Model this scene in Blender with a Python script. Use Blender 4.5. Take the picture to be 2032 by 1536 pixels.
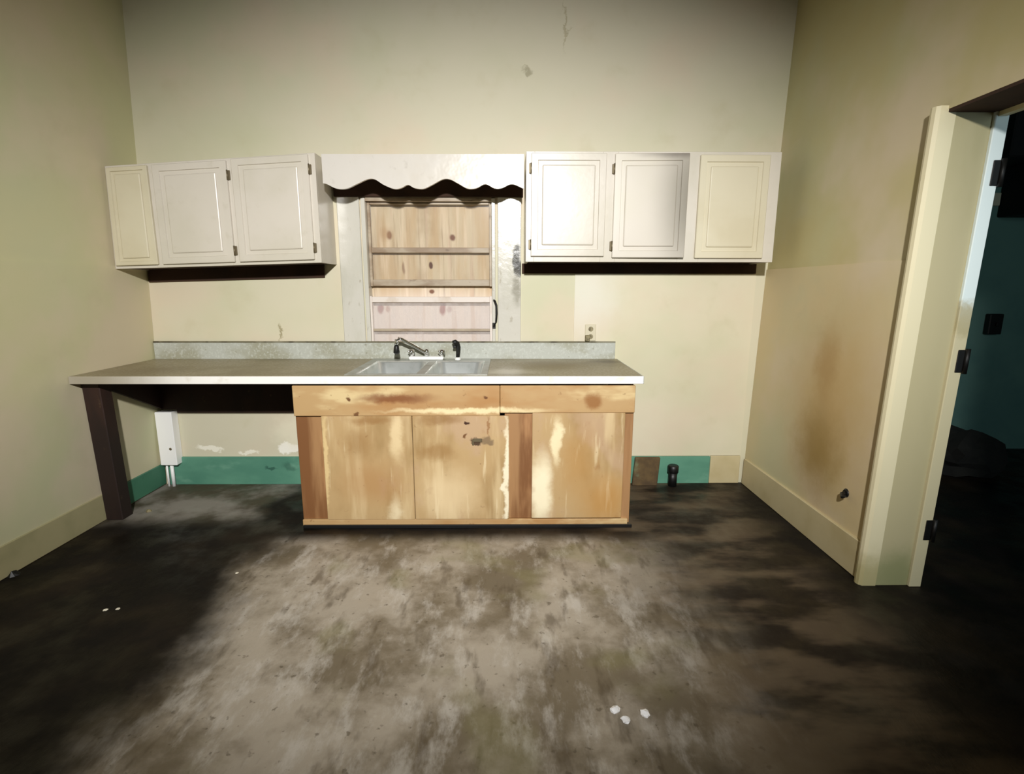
import bpy, bmesh, math, random
from mathutils import Vector, Matrix
random.seed(7)
S = bpy.context.scene
for o in list(bpy.data.objects):
    bpy.data.objects.remove(o)
COL = S.collection

# ------------------------------------------------------------------ camera, world, lights, exposure
cam_d = bpy.data.cameras.new('camera')
cam = bpy.data.objects.new('camera', cam_d)
COL.objects.link(cam)
cam_d.sensor_width = 36.0
cam_d.lens = 1036.44 / 2032 * 36.0
cam_d.clip_start = 0.05
fw = Vector((0.01012353, 0.9822406, -0.1873524))
rt = Vector((0.99994857, -0.01005835, 0.00129858))
up = rt.cross(fw)
rt.normalize(); fw.normalize(); up.normalize()
cam.matrix_world = Matrix(((rt.x, up.x, -fw.x, 2.43145), (rt.y, up.y, -fw.y, -3.61943),
                           (rt.z, up.z, -fw.z, 1.40402), (0, 0, 0, 1)))
S.camera = cam

world = bpy.data.worlds.new('world')
S.world = world
world.use_nodes = True
world.node_tree.nodes['Background'].inputs[0].default_value = (0.75, 0.85, 1, 1)
world.node_tree.nodes['Background'].inputs[1].default_value = 0.004

def spot(name, loc, target, power, size, blend, radius, color):
    d = bpy.data.lights.new(name, 'SPOT')
    d.energy = power; d.spot_size = math.radians(size); d.spot_blend = blend
    d.shadow_soft_size = radius; d.color = color
    o = bpy.data.objects.new(name, d)
    COL.objects.link(o)
    o.location = loc
    o.rotation_euler = (Vector(target) - Vector(loc)).to_track_quat('-Z', 'Y').to_euler()
    return o
# the one lamp of the room: high behind the photographer
lamp = spot('ceiling_spot_lamp', (2.55, -4.62, 2.68), (2.15, 0, 0.85), 1060, 68, 1.0, 0.07, (1.0, 0.985, 0.965))
lamp.scale = (1.45, 1.0, 1.0)      # a wide oval beam
# unseen cool lamp added to brighten the teal wall of the next room
nd = bpy.data.lights.new('next_room_fill', 'AREA')
nd.energy = 20; nd.shape = 'RECTANGLE'; nd.size = 0.9; nd.size_y = 1.2; nd.color = (0.72, 0.92, 1.0)
no = bpy.data.objects.new('next_room_fill', nd)
COL.objects.link(no)
no.location = (5.6, -4.2, 1.9)
no.rotation_euler = (Vector((5.6, 0.8, 1.4)) - Vector(no.location)).to_track_quat('-Z', 'Y').to_euler()

S.view_settings.view_transform = 'Standard'
S.view_settings.look = 'None'
S.view_settings.gamma = 1
S.view_settings.exposure = 0.0
S.view_settings.use_curve_mapping = False

# ------------------------------------------------------------------ materials
def lin(r, g, b):
    f = lambda c: ((c/255+0.055)/1.055)**2.4 if c/255 > 0.04045 else c/255/12.92
    return (f(r), f(g), f(b), 1)

class NT:
    def __init__(s, name):
        s.m = bpy.data.materials.new(name); s.m.use_nodes = True
        s.t = s.m.node_tree; s.n = s.t.nodes
        s.bsdf = s.n['Principled BSDF']
    def node(s, t, **k):
        n = s.n.new(t)
        for a, v in k.items(): setattr(n, a, v)
        return n
    def link(s, a, b): s.t.links.new(a, b)
    def math(s, op, a, b=None, clamp=False):
        n = s.node('ShaderNodeMath', operation=op, use_clamp=clamp)
        for i, v in enumerate((a, b)):
            if v is None: continue
            if isinstance(v, (int, float)): n.inputs[i].default_value = v
            else: s.link(v, n.inputs[i])
        return n.outputs[0]
    def vmath(s, op, a, b):
        n = s.node('ShaderNodeVectorMath', operation=op)
        for i, v in enumerate((a, b)):
            if isinstance(v, tuple): n.inputs[i].default_value = v
            else: s.link(v, n.inputs[i])
        return n.outputs['Value'] if op in ('LENGTH', 'DISTANCE') else n.outputs[0]
    def ramp(s, v, lo, hi, a=0.0, b=1.0):
        n = s.node('ShaderNodeMapRange', interpolation_type='SMOOTHSTEP')
        s.link(v, n.inputs[0])
        for i, x in enumerate((lo, hi, a, b)): n.inputs[i+1].default_value = x
        return n.outputs[0]
    def noise(s, vec, scale, detail=4, rough=0.55, stretch=(1, 1, 1), seed=0):
        mp = s.node('ShaderNodeMapping')
        s.link(vec, mp.inputs[0])
        mp.inputs['Scale'].default_value = stretch
        mp.inputs['Location'].default_value = (seed*3.7, seed*1.9, seed*5.3)
        n = s.node('ShaderNodeTexNoise')
        s.link(mp.outputs[0], n.inputs['Vector'])
        n.inputs['Scale'].default_value = scale
        n.inputs['Detail'].default_value = detail
        n.inputs['Roughness'].default_value = rough
        return n
    def mix(s, fac, a, b):
        n = s.node('ShaderNodeMix', data_type='RGBA')
        if isinstance(fac, (int, float)): n.inputs[0].default_value = fac
        else: s.link(fac, n.inputs[0])
        for i, v in ((6, a), (7, b)):
            if isinstance(v, tuple): n.inputs[i].default_value = v
            else: s.link(v, n.inputs[i])
        return n.outputs[2]

def mat(name, base, rough=0.6, layers=(), org=(0, 0, 0), metal=0.0, bump=0.0, bump_scale=40, bump_stretch=(1, 1, 1), spec=0.5, warp=0.05):
    """base colour (sRGB 0-255) with layers:
       ('n', colour, scale, lo, hi, amount, stretch)       noise patches
       ('b', colour, centre, radii, amount, softness)      one blotch of dirt, wear or painted light with a ragged edge
       org is the world position of the owner, so centres are written in world metres."""
    q = NT(name)
    tc = q.node('ShaderNodeTexCoord').outputs['Object']
    P = q.vmath('ADD', tc, tuple(org)) if any(org) else tc
    col = lin(*base)
    wob = None
    for i, L in enumerate(layers):
        if L[0] == 'n':
            _, c, sc, lo, hi, amt, st = L
            f = q.ramp(q.noise(P, sc, stretch=st, seed=i+1).outputs[0], lo, hi, 0, amt)
        else:
            _, c, ce, rad, amt, soft = L
            if wob is None:
                nz = q.noise(P, 7, detail=5, rough=0.65, seed=9)
                wob = q.vmath('SCALE', q.vmath('SUBTRACT', nz.outputs['Color'], (0.5, 0.5, 0.5)), (0, 0, 0))
                wob.node.inputs['Scale'].default_value = warp*4
            v = q.vmath('DIVIDE', q.vmath('SUBTRACT', q.vmath('ADD', P, wob), tuple(ce)), tuple(rad))
            f = q.ramp(q.vmath('LENGTH', v, (0, 0, 0)), 1-soft, 1+soft*0.3, amt, 0)
        col = q.mix(f, col, lin(*c))
    if isinstance(col, tuple): q.bsdf.inputs['Base Color'].default_value = col
    else: q.link(col, q.bsdf.inputs['Base Color'])
    q.bsdf.inputs['Roughness'].default_value = rough
    q.bsdf.inputs['Metallic'].default_value = metal
    q.bsdf.inputs['Specular IOR Level'].default_value = spec
    if bump:
        b = q.node('ShaderNodeBump')
        b.inputs['Strength'].default_value = bump
        b.inputs['Distance'].default_value = 0.01
        q.link(q.noise(P, bump_scale, detail=3, stretch=bump_stretch, seed=4).outputs[0], b.inputs['Height'])
        q.link(b.outputs[0], q.bsdf.inputs['Normal'])
    return q.m

U = (1, 1, 1)
CREAM = (211, 205, 180)
def wall_mat(name, base=CREAM, extra=(), rough=0.55):
    return mat(name, base, rough, [
        ('n', (196, 198, 162), 0.9, 0.42, 0.68, 0.6, U),
        ('n', (216, 200, 176), 1.3, 0.45, 0.7, 0.7, U),
        ('n', (194, 186, 152), 5.0, 0.55, 0.8, 0.35, U),
        ] + list(extra), bump=0.12, bump_scale=9, spec=0.3)
M_BACK = wall_mat('cream_wall_paint', extra=[
    ('b', (150, 140, 105), (0.86, 0, 1.11), (0.012, 1, 0.07), 0.8, 0.6),
    ('b', (244, 240, 222), (0.30, 0, 0.265), (0.10, 1, 0.028), 0.95, 0.3),
    ('b', (244, 240, 222), (0.58, 0, 0.25), (0.07, 1, 0.02), 0.9, 0.3),
    ('b', (250, 247, 235), (0.87, 0, 0.27), (0.10, 1, 0.045), 0.95, 0.3),
    ('b', (238, 232, 205), (0.95, 0, 0.40), (0.22, 1, 0.16), 0.6, 0.6),
    ('b', (140, 132, 100), (2.55, 0, 2.75), (0.03, 1, 0.02), 0.6, 0.6),
    ('b', (165, 155, 120), (2.80, 0, 3.0), (0.01, 1, 0.16), 0.6, 0.6)])
M_PANEL = wall_mat('cream_panel_paint', (218, 210, 184), extra=[('b', (232, 230, 222), (2.95, 0, 1.36), (0.30, 1, 0.36), 0.55, 0.95)])
M_LEFT = wall_mat('left_wall_paint', (203, 199, 158))
STAINS = [('b', (186, 146, 78), (4.18, -0.86, 0.75), (1, 0.46, 0.70), 0.6, 1.0),
          ('b', (158, 116, 52), (4.18, -0.80, 0.98), (1, 0.12, 0.28), 0.42, 1.0),
          ('b', (146, 116, 50), (4.18, -0.82, 0.50), (1, 0.26, 0.26), 0.75, 0.95)]
M_RIGHT = wall_mat('right_wall_paint', (196, 184, 134), extra=STAINS)
M_RIGHTLOW = wall_mat('right_panel_paint', (212, 194, 152), extra=STAINS)
M_DARKROOM = mat('dark_low_bounce_boards', (62, 54, 44), 0.9, [('n', (40, 34, 28), 3, 0.4, 0.7, 0.8, U)])  # darkened so the unseen ceiling and rear wall bounce little light
M_TEALWALL = mat('dark_teal_wall', (104, 140, 130), 0.8, [('n', (84, 122, 118), 2, 0.4, 0.7, 0.7, U)])
M_WHITE = mat('white_cabinet_paint', (210, 203, 190), 0.33, [
    ('n', (198, 192, 174), 2.2, 0.45, 0.7, 0.6, U), ('n', (188, 180, 160), 12, 0.58, 0.8, 0.4, U)], bump=0.05, bump_scale=25)
M_WHITEOLD = mat('yellowed_cabinet_paint', (210, 202, 176), 0.5, [
    ('n', (200, 190, 160), 3, 0.4, 0.7, 0.6, U)], bump=0.05, bump_scale=25)
M_UNDER = mat('dark_brown_shade_board', (58, 36, 22), 0.9, [('n', (36, 22, 14), 5, 0.4, 0.7, 0.7, U)])  # dark brown standing in for shade under cabinets, behind valance, at the soffit
M_GLOSSTRIM = mat('glossy_window_paint', (206, 203, 192), 0.22, [
    ('n', (190, 188, 172), 6, 0.45, 0.7, 0.6, (1, 1, 0.4)),
    ('n', (150, 140, 115), 26, 0.62, 0.75, 0.5, (1, 1, 0.5)),
    ('b', (58, 56, 46), (2.495, 0, 1.60), (0.028, 1, 0.10), 0.95, 0.35),
    ('b', (46, 44, 38), (2.515, 0, 1.53), (0.035, 1, 0.06), 0.95, 0.4),
    ('b', (120, 115, 95), (2.50, 0, 1.40), (0.03, 1, 0.14), 0.6, 0.7)], bump=0.25, bump_scale=14, org=(1.91, 0, 0.98), warp=0.02)
M_SASH = mat('dirty_sash_paint', (176, 162, 140), 0.5, [
    ('n', (132, 108, 82), 9, 0.42, 0.66, 0.8, (0.4, 1, 1)), ('n', (90, 66, 46), 24, 0.6, 0.75, 0.7, (0.4, 1, 1))])
M_SASHPALE = mat('pale_sash_paint', (222, 212, 202), 0.5, [('n', (190, 172, 150), 8, 0.5, 0.7, 0.6, U)])
KN = (112, 62, 34)
M_PLY = mat('pale_plywood', (212, 194, 162), 0.7, [
    ('n', (142, 114, 82), 14, 0.52, 0.70, 0.6, (2.2, 1, 0.14)),
    ('n', (200, 170, 128), 5, 0.42, 0.62, 0.8, (1.6, 1, 0.22)),
    ('n', (236, 216, 186), 8, 0.5, 0.7, 0.7, (2, 1, 0.16)),
    ('n', (168, 140, 104), 3.2, 0.54, 0.70, 0.6, (1, 1, 0.7)),
    ('b', (240, 228, 220), (1.92, 0, 1.12), (0.9, 1, 0.30), 0.75, 0.5),
    ('n', (206, 176, 150), 9, 0.56, 0.66, 0.5, (2.4, 1, 0.1)),
    ('b', KN, (1.632, 0, 1.754), (0.022, 1, 0.030), 0.95, 0.5),
    ('b', (180, 140, 96), (1.61, 0, 1.76), (0.06, 1, 0.05), 0.5, 0.8),
    ('b', KN, (2.063, 0, 1.739), (0.022, 1, 0.028), 0.95, 0.5),
    ('b', (88, 46, 24), (1.908, 0, 1.553), (0.016, 1, 0.028), 1, 0.4),
    ('b', KN, (1.72, 0, 1.53), (0.012, 1, 0.05), 0.6, 0.5),
    ('b', KN, (1.91, 0, 1.372), (0.02, 1, 0.018), 0.9, 0.5),
    ('b', (150, 66, 40), (1.549, 0, 1.258), (0.024, 1, 0.045), 1, 0.5),
    ('b', (150, 66, 40), (1.985, 0, 1.255), (0.026, 1, 0.055), 1, 0.5),
    ('b', (160, 90, 60), (1.60, 0, 1.255), (0.02, 1, 0.03), 0.6, 0.6),
    ('b', (160, 90, 60), (2.03, 0, 1.25), (0.02, 1, 0.03), 0.6, 0.6)], warp=0.008, org=(1.91, 0.09, 0.98))
M_SPLASH = mat('speckled_backsplash_laminate', (180, 183, 174), 0.4, [
    ('n', (152, 150, 128), 3.0, 0.45, 0.66, 0.8, (1, 1, 1.6)),
    ('n', (200, 204, 196), 70, 0.5, 0.66, 0.5, U),
    ('n', (120, 116, 90), 40, 0.62, 0.74, 0.6, U)])
M_SPLTOP = mat('grimy_edge_laminate', (104, 98, 74), 0.6, [('n', (62, 54, 34), 14, 0.5, 0.64, 0.9, (1, 1, 1)), ('n', (150, 146, 126), 5, 0.5, 0.66, 0.6, U)])
WOOD_L = [
    ('n', (158, 128, 82), 3.0, 0.44, 0.66, 0.75, (1.2, 1, 0.6)),
    ('n', (190, 160, 128), 4.0, 0.52, 0.66, 0.7, (1, 1, 0.7)),
    ('n', (214, 190, 146), 4.5, 0.5, 0.68, 0.8, (1.8, 1, 0.25)),
    ('n', (150, 104, 62), 10, 0.62, 0.78, 0.6, (1, 1, 0.7)),
    ('n', (230, 212, 172), 14, 0.60, 0.72, 0.6, (2, 1, 0.2)),
    ('n', (120, 84, 48), 38, 0.66, 0.76, 0.5, (1, 1, 0.8))]
M_STILE = mat('reddish_stile_wood', (164, 124, 82), 0.55, [
    ('n', (116, 72, 36), 4.0, 0.42, 0.62, 0.85, (2.4, 1, 0.2)),
    ('n', (196, 150, 102), 5, 0.55, 0.72, 0.6, (1.5, 1, 0.3))])
M_SIDEWOOD = mat('dark_cabinet_side_wood', (96, 52, 24), 0.7, [('n', (58, 28, 12), 4, 0.4, 0.7, 0.8, (1, 1, 0.3))])
M_LEG = mat('dark_brown_post_and_shadow', (50, 28, 18), 0.7, [('n', (30, 16, 10), 5, 0.4, 0.65, 0.9, (1, 1, 0.3)), ('n', (84, 64, 44), 22, 0.64, 0.75, 0.6, U)])
M_TEAL = mat('teal_baseboard_paint', (96, 150, 126), 0.5, [
    ('n', (74, 128, 108), 4, 0.45, 0.68, 0.7, (0.5, 1, 1)), ('n', (124, 172, 148), 7, 0.55, 0.7, 0.5, (0.5, 1, 1)),
    ('b', (40, 84, 70), (0.735, 0, 0.135), (0.05, 1, 0.012), 0.8, 0.5),
    ('b', (52, 96, 80), (0.86, 0, 0.13), (0.05, 1, 0.03), 0.6, 0.7)])
M_TEALDARK = mat('teal_side_baseboard_paint', (70, 124, 98), 0.55, [('n', (48, 96, 76), 4, 0.45, 0.68, 0.7, U)])
M_CREAMBASE = mat('cream_baseboard_paint', (200, 186, 146), 0.5, [('n', (180, 164, 118), 3, 0.45, 0.7, 0.6, U)])
M_LEFTBASE = mat('left_baseboard_paint', (176, 168, 128), 0.5, [('n', (150, 146, 108), 3, 0.45, 0.7, 0.6, U)])
M_PURE = mat('bright_white_paint', (250, 250, 248), 0.4)
M_STEEL = mat('stainless_steel', (226, 230, 226), 0.3, [('n', (190, 196, 188), 10, 0.45, 0.7, 0.6, U)], metal=0.7)
M_STEELRIM = mat('worn_steel_rim', (176, 178, 170), 0.4, [('n', (140, 138, 122), 10, 0.45, 0.7, 0.6, U)], metal=0.55)
M_CHROME = mat('chrome', (225, 225, 222), 0.14, metal=1.0)
M_FAUCETWHITE = mat('white_faucet_base', (245, 245, 242), 0.25)
M_BLACK = mat('plain_black', (16, 16, 15), 0.45)
M_IRON = mat('dark_iron', (20, 19, 17), 0.5, metal=0.4)
M_HINGE = mat('tarnished_hinge', (120, 108, 84), 0.45, metal=0.5)
M_PLATE = mat('aged_outlet_plate', (206, 198, 172), 0.4)
M_OUTLET = mat('grimy_receptacle', (140, 130, 96), 0.5, [('n', (84, 74, 48), 60, 0.45, 0.6, 0.8, U)])
M_BROWN = mat('scrap_brown_board', (96, 76, 44), 0.8, [('n', (66, 50, 30), 8, 0.4, 0.65, 0.8, U), ('n', (120, 130, 96), 6, 0.55, 0.7, 0.7, U)])
M_CHIP = mat('paint_flake', (226, 220, 200), 0.5)
M_FOIL = mat('crumpled_clear_film', (240, 240, 240), 0.12, spec=1.0)
M_BLACKROOM = mat('black_cupboard_paint', (14, 15, 15), 0.8)
M_CLUTTER = mat('dark_clutter_fabric', (26, 26, 22), 0.95, [('n', (12, 12, 10), 6, 0.4, 0.65, 0.8, U)])
M_REVEAL = mat('cream_door_reveal', (184, 174, 136), 0.5, [('n', (164, 156, 112), 3, 0.4, 0.7, 0.6, (1, 1, 0.4)),
    ('b', (132, 138, 92), (4.28, -1.3, 0.04), (0.2, 1, 0.16), 0.7, 0.8)], org=(4.165, -1.34, 0))
M_CASING = mat('cream_door_casing', (222, 212, 176), 0.45, [('n', (206, 196, 156), 3, 0.4, 0.7, 0.6, (1, 1, 0.4)),
    ('b', (160, 150, 96), (4.17, -1.3, 0.03), (1, 1, 0.16), 0.7, 0.8)], org=(4.165, -1.34, 0))
M_STRIP = mat('light_painted_door_stop', (232, 244, 242), 0.4, [  # cold light painted into the bluish white upper part
    ('b', (206, 196, 160), (4.38, -1.33, 0.5), (1, 1, 0.82), 1.0, 0.12),  # painted cream shade below where that light stops
    ('b', (178, 166, 124), (4.38, -1.33, 1.28), (1, 1, 0.07), 0.8, 0.6)], org=(4.165, -1.34, 0))

def floor_material():
    q = NT('worn_dirty_floor')
    P = q.node('ShaderNodeTexCoord').outputs['Object']
    sep = q.node('ShaderNodeSeparateXYZ'); q.link(P, sep.inputs[0])
    x, y = sep.outputs[0], sep.outputs[1]
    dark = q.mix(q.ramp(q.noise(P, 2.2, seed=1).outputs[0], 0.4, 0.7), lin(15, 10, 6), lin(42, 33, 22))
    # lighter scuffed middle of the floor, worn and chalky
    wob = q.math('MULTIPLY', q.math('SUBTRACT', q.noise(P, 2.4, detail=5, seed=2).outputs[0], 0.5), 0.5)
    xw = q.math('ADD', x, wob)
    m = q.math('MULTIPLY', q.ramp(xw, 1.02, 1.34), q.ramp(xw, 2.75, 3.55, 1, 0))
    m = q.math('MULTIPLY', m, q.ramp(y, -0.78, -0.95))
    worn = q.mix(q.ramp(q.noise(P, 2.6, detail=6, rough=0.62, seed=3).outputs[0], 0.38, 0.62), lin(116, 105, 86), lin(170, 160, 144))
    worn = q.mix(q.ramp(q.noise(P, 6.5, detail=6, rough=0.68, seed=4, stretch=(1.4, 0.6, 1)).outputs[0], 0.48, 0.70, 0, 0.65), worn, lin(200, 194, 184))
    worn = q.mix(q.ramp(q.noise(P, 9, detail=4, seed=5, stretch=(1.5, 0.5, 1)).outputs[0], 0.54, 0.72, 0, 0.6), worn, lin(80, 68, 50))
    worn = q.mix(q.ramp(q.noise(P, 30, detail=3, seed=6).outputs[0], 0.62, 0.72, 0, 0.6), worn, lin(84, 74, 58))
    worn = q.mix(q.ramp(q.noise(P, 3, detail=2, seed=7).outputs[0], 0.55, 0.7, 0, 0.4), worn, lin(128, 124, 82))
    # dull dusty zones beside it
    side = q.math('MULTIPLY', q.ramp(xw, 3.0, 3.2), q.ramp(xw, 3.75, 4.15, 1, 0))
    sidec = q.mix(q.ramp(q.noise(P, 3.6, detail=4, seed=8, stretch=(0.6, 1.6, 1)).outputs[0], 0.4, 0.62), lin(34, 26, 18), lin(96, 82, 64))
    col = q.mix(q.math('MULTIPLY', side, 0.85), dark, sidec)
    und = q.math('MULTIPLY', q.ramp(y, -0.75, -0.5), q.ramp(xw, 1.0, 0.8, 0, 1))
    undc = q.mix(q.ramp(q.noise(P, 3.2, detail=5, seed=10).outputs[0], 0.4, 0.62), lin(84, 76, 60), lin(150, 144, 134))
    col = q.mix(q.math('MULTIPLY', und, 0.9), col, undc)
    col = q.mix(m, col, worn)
    q.link(col, q.bsdf.inputs['Base Color'])
    q.link(q.ramp(q.noise(P, 5, seed=12).outputs[0], 0.35, 0.65, 0.38, 0.75), q.bsdf.inputs['Roughness'])
    q.bsdf.inputs['Specular IOR Level'].default_value = 0.25
    b = q.node('ShaderNodeBump'); b.inputs['Strength'].default_value = 0.35; b.inputs['Distance'].default_value = 0.012
    q.link(q.noise(P, 12, detail=6, rough=0.65, seed=13, stretch=(1.2, 0.6, 1)).outputs[0], b.inputs['Height'])
    q.link(b.outputs[0], q.bsdf.inputs['Normal'])
    return q.m
M_FLOOR = floor_material()

def glass_material(name, film, colour):
    q = NT(name)
    out = q.n['Material Output']
    tr = q.node('ShaderNodeBsdfTransparent')
    df = q.node('ShaderNodeBsdfDiffuse'); df.inputs[0].default_value = lin(*colour)
    gl = q.node('ShaderNodeBsdfGlossy'); gl.inputs['Roughness'].default_value = 0.08
    P = q.node('ShaderNodeTexCoord').outputs['Object']
    f = q.ramp(q.noise(P, 7, seed=3, stretch=(2, 1, 0.3)).outputs[0], 0.3, 0.7, film*0.75, min(1, film*1.25))
    m1 = q.node('ShaderNodeMixShader'); q.link(f, m1.inputs[0]); q.link(tr.outputs[0], m1.inputs[1]); q.link(df.outputs[0], m1.inputs[2])
    m2 = q.node('ShaderNodeMixShader'); m2.inputs[0].default_value = 0.04
    q.link(m1.outputs[0], m2.inputs[1]); q.link(gl.outputs[0], m2.inputs[2])
    q.link(m2.outputs[0], out.inputs[0])
    return q.m
M_GLASS = glass_material('clear_window_glass', 0.04, (230, 225, 215))
M_HAZY = glass_material('hazy_window_glass', 0.20, (250, 244, 242))  # lower panes get a whitish diffuse film

# ------------------------------------------------------------------ geometry helpers
def bm_new(): return bmesh.new()
def add_box(bm, x0, x1, y0, y1, z0, z1, bevel=0.0, seg=1):
    t = bmesh.new()
    bmesh.ops.create_cube(t, size=1)
    bmesh.ops.scale(t, vec=(x1-x0, y1-y0, z1-z0), verts=t.verts)
    bmesh.ops.translate(t, vec=((x0+x1)/2, (y0+y1)/2, (z0+z1)/2), verts=t.verts)
    if bevel: bmesh.ops.bevel(t, geom=t.edges, offset=bevel, segments=seg, affect='EDGES', profile=0.5)
    me = bpy.data.meshes.new('tmp'); t.to_mesh(me); t.free()
    bm.from_mesh(me); bpy.data.meshes.remove(me)
    return bm
def box(*a, **k): return add_box(bm_new(), *a, **k)
def add_tube(bm, pts, radii, seg=12, cap=True):
    pts = [Vector(p) for p in pts]
    if not isinstance(radii, (list, tuple)): radii = [radii]*len(pts)
    rings = []
    for i, p in enumerate(pts):
        d = (pts[min(i+1, len(pts)-1)] - pts[max(i-1, 0)]).normalized()
        a = d.cross(Vector((0, 0, 1)) if abs(d.z) < 0.9 else Vector((1, 0, 0))).normalized()
        b = d.cross(a)
        rings.append([bm.verts.new(p + (a*math.cos(2*math.pi*k/seg) + b*math.sin(2*math.pi*k/seg))*radii[i]) for k in range(seg)])
    for r0, r1 in zip(rings, rings[1:]):
        for k in range(seg):
            bm.faces.new((r0[k], r0[(k+1) % seg], r1[(k+1) % seg], r1[k])).smooth = True
    if cap:
        bm.faces.new(rings[0][::-1]); bm.faces.new(rings[-1])
    bmesh.ops.recalc_face_normals(bm, faces=bm.faces)
    return bm
def tube(*a, **k): return add_tube(bm_new(), *a, **k)
def add_prism(bm, poly, y0, y1):
    """polygon in x,z extruded along y"""
    f = [bm.verts.new((p[0], y0, p[1])) for p in poly]
    b = [bm.verts.new((p[0], y1, p[1])) for p in poly]
    bm.faces.new(f); bm.faces.new(b[::-1])
    n = len(poly)
    for i in range(n): bm.faces.new((f[i], b[i], b[(i+1) % n], f[(i+1) % n]))
    bmesh.ops.recalc_face_normals(bm, faces=bm.faces)
    return bm
def add_plate(bm, xs, ys, skip, z0, z1):
    """horizontal plate on the grid xs, ys with the cells in skip left open"""
    V = {}
    def v(i, j, z):
        if (i, j, z) not in V: V[(i, j, z)] = bm.verts.new((xs[i], ys[j], z))
        return V[(i, j, z)]
    cells = {(i, j) for i in range(len(xs)-1) for j in range(len(ys)-1)} - set(skip)
    for i, j in cells:
        bm.faces.new((v(i, j, z1), v(i+1, j, z1), v(i+1, j+1, z1), v(i, j+1, z1)))
        bm.faces.new((v(i, j, z0), v(i, j+1, z0), v(i+1, j+1, z0), v(i+1, j, z0)))
        for di, dj, a, b in ((0, -1, (i, j), (i+1, j)), (0, 1, (i+1, j+1), (i, j+1)), (-1, 0, (i, j+1), (i, j)), (1, 0, (i+1, j), (i+1, j+1))):
            if (i+di, j+dj) not in cells:
                bm.faces.new((v(*a, z0), v(*b, z0), v(*b, z1), v(*a, z1)))
    bmesh.ops.recalc_face_normals(bm, faces=bm.faces)
    return bm
ORG = {}
def root_of(o):
    while o.parent: o = o.parent
    return o
def obj(name, bm, m, parent=None, warp=None, kind=None, label=None, cat=None, group=None, base=None):
    if warp:
        for v in bm.verts: v.co = warp(v.co)
    o_loc = Vector((0, 0, 0))
    if parent: o_loc = ORG[root_of(parent).name]
    elif base is not None: o_loc = Vector(base)
    if o_loc.length: bmesh.ops.translate(bm, vec=-o_loc, verts=bm.verts)
    me = bpy.data.meshes.new(name)
    bm.to_mesh(me); bm.free()
    me.materials.append(m)
    o = bpy.data.objects.new(name, me)
    COL.objects.link(o)
    if parent: o.parent = parent
    else:
        o.location = o_loc
        ORG[o.name] = o_loc
    tag(o, label, cat, group, kind)
    return o
def tag(o, label=None, cat=None, group=None, kind=None):
    if label: o['label'] = label
    if cat: o['category'] = cat
    if group: o['group'] = group
    if kind: o['kind'] = kind
    return o
def thing(name, loc, label=None, cat=None, group=None, kind=None):
    o = bpy.data.objects.new(name, None)
    o.empty_display_size = 0.1
    COL.objects.link(o)
    o.location = loc
    ORG[o.name] = Vector(loc)
    return tag(o, label, cat, group, kind)

# old house: the side walls lean a little outwards / inwards with height
def lean_l(v): return Vector((v.x - 0.040 + 0.035*v.z, v.y, v.z))
def lean_r(v): return Vector((v.x + 0.025*v.z, v.y, v.z))
XR = 4.165          # right wall foot
H = 3.30            # ceiling height
YB = -6.2           # rear wall

# ------------------------------------------------------------------ setting
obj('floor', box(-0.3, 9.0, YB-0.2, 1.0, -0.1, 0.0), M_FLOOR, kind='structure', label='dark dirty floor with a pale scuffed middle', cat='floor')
obj('ceiling', box(-0.3, 9.0, YB-0.2, 1.0, H, H+0.1), M_DARKROOM, kind='structure', label='unseen ceiling above the kitchen, darkened to limit bounce', cat='ceiling')

WX0, WX1, WZ0, WZ1 = 1.47, 2.355, 0.98, 1.985
bm = bm_new()
for a in ((-0.3, WX0, 0, 0.14, 0, H), (WX1, 4.6, 0, 0.14, 0, H), (WX0, WX1, 0, 0.14, 0, WZ0), (WX0, WX1, 0, 0.14, WZ1, H)):
    add_box(bm, *a)
wb = obj('wall_back', bm, M_BACK, kind='structure', label='cream painted wall behind the sink counter', cat='wall')
obj('wall_panel', box(2.895, 4.128, -0.006, 0.002, 0.208, 1.495), M_PANEL, wb, label='smoother pale wall panel under the right cabinet')

bm = box(-0.2, 0, YB, 0.14, 0, H)
wl = obj('wall_left', bm, M_LEFT, kind='structure', warp=lean_l, label='cream wall on the left of the counter', cat='wall')
obj('wall_panel', box(-0.01, 0.006, YB, -0.001, 0.16, 1.53), M_LEFT, wl, warp=lean_l)

DY0, DY1, DZ = -1.34, -2.352, 2.115    # doorway in the right wall
TH = 0.20
bm = bm_new()
for a in ((XR, XR+TH, DY0, 0.14, 0, H), (XR, XR+TH, YB, DY1, 0, H), (XR, XR+TH, DY1, DY0, DZ, H)):
    add_box(bm, *a)
wr = obj('wall_right', bm, M_RIGHT, kind='structure', warp=lean_r, label='stained tan wall with an open doorway on the right', cat='wall')
bm = box(XR-0.006, XR+0.01, -1.305, -0.001, 0.19, 1.525)
obj('wall_panel', bm, M_RIGHTLOW, wr, warp=lean_r)
obj('unseen_wall_rear', box(-0.3, 4.6, YB-0.2, YB, 0, H), M_DARKROOM, kind='structure', label='unseen wall behind the viewer, darkened to limit bounce', cat='wall')

# next room seen through the doorway
obj('wall_beyond', box(4.39, 9.0, 0.8, 0.95, 0, H), M_TEALWALL, kind='structure', label='dark teal wall of the unlit next room', cat='wall')
obj('wall_side', box(8.8, 9.0, YB, 0.8, 0, H), M_TEALWALL, kind='structure', label='far side wall of the unlit next room', cat='wall')

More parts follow.
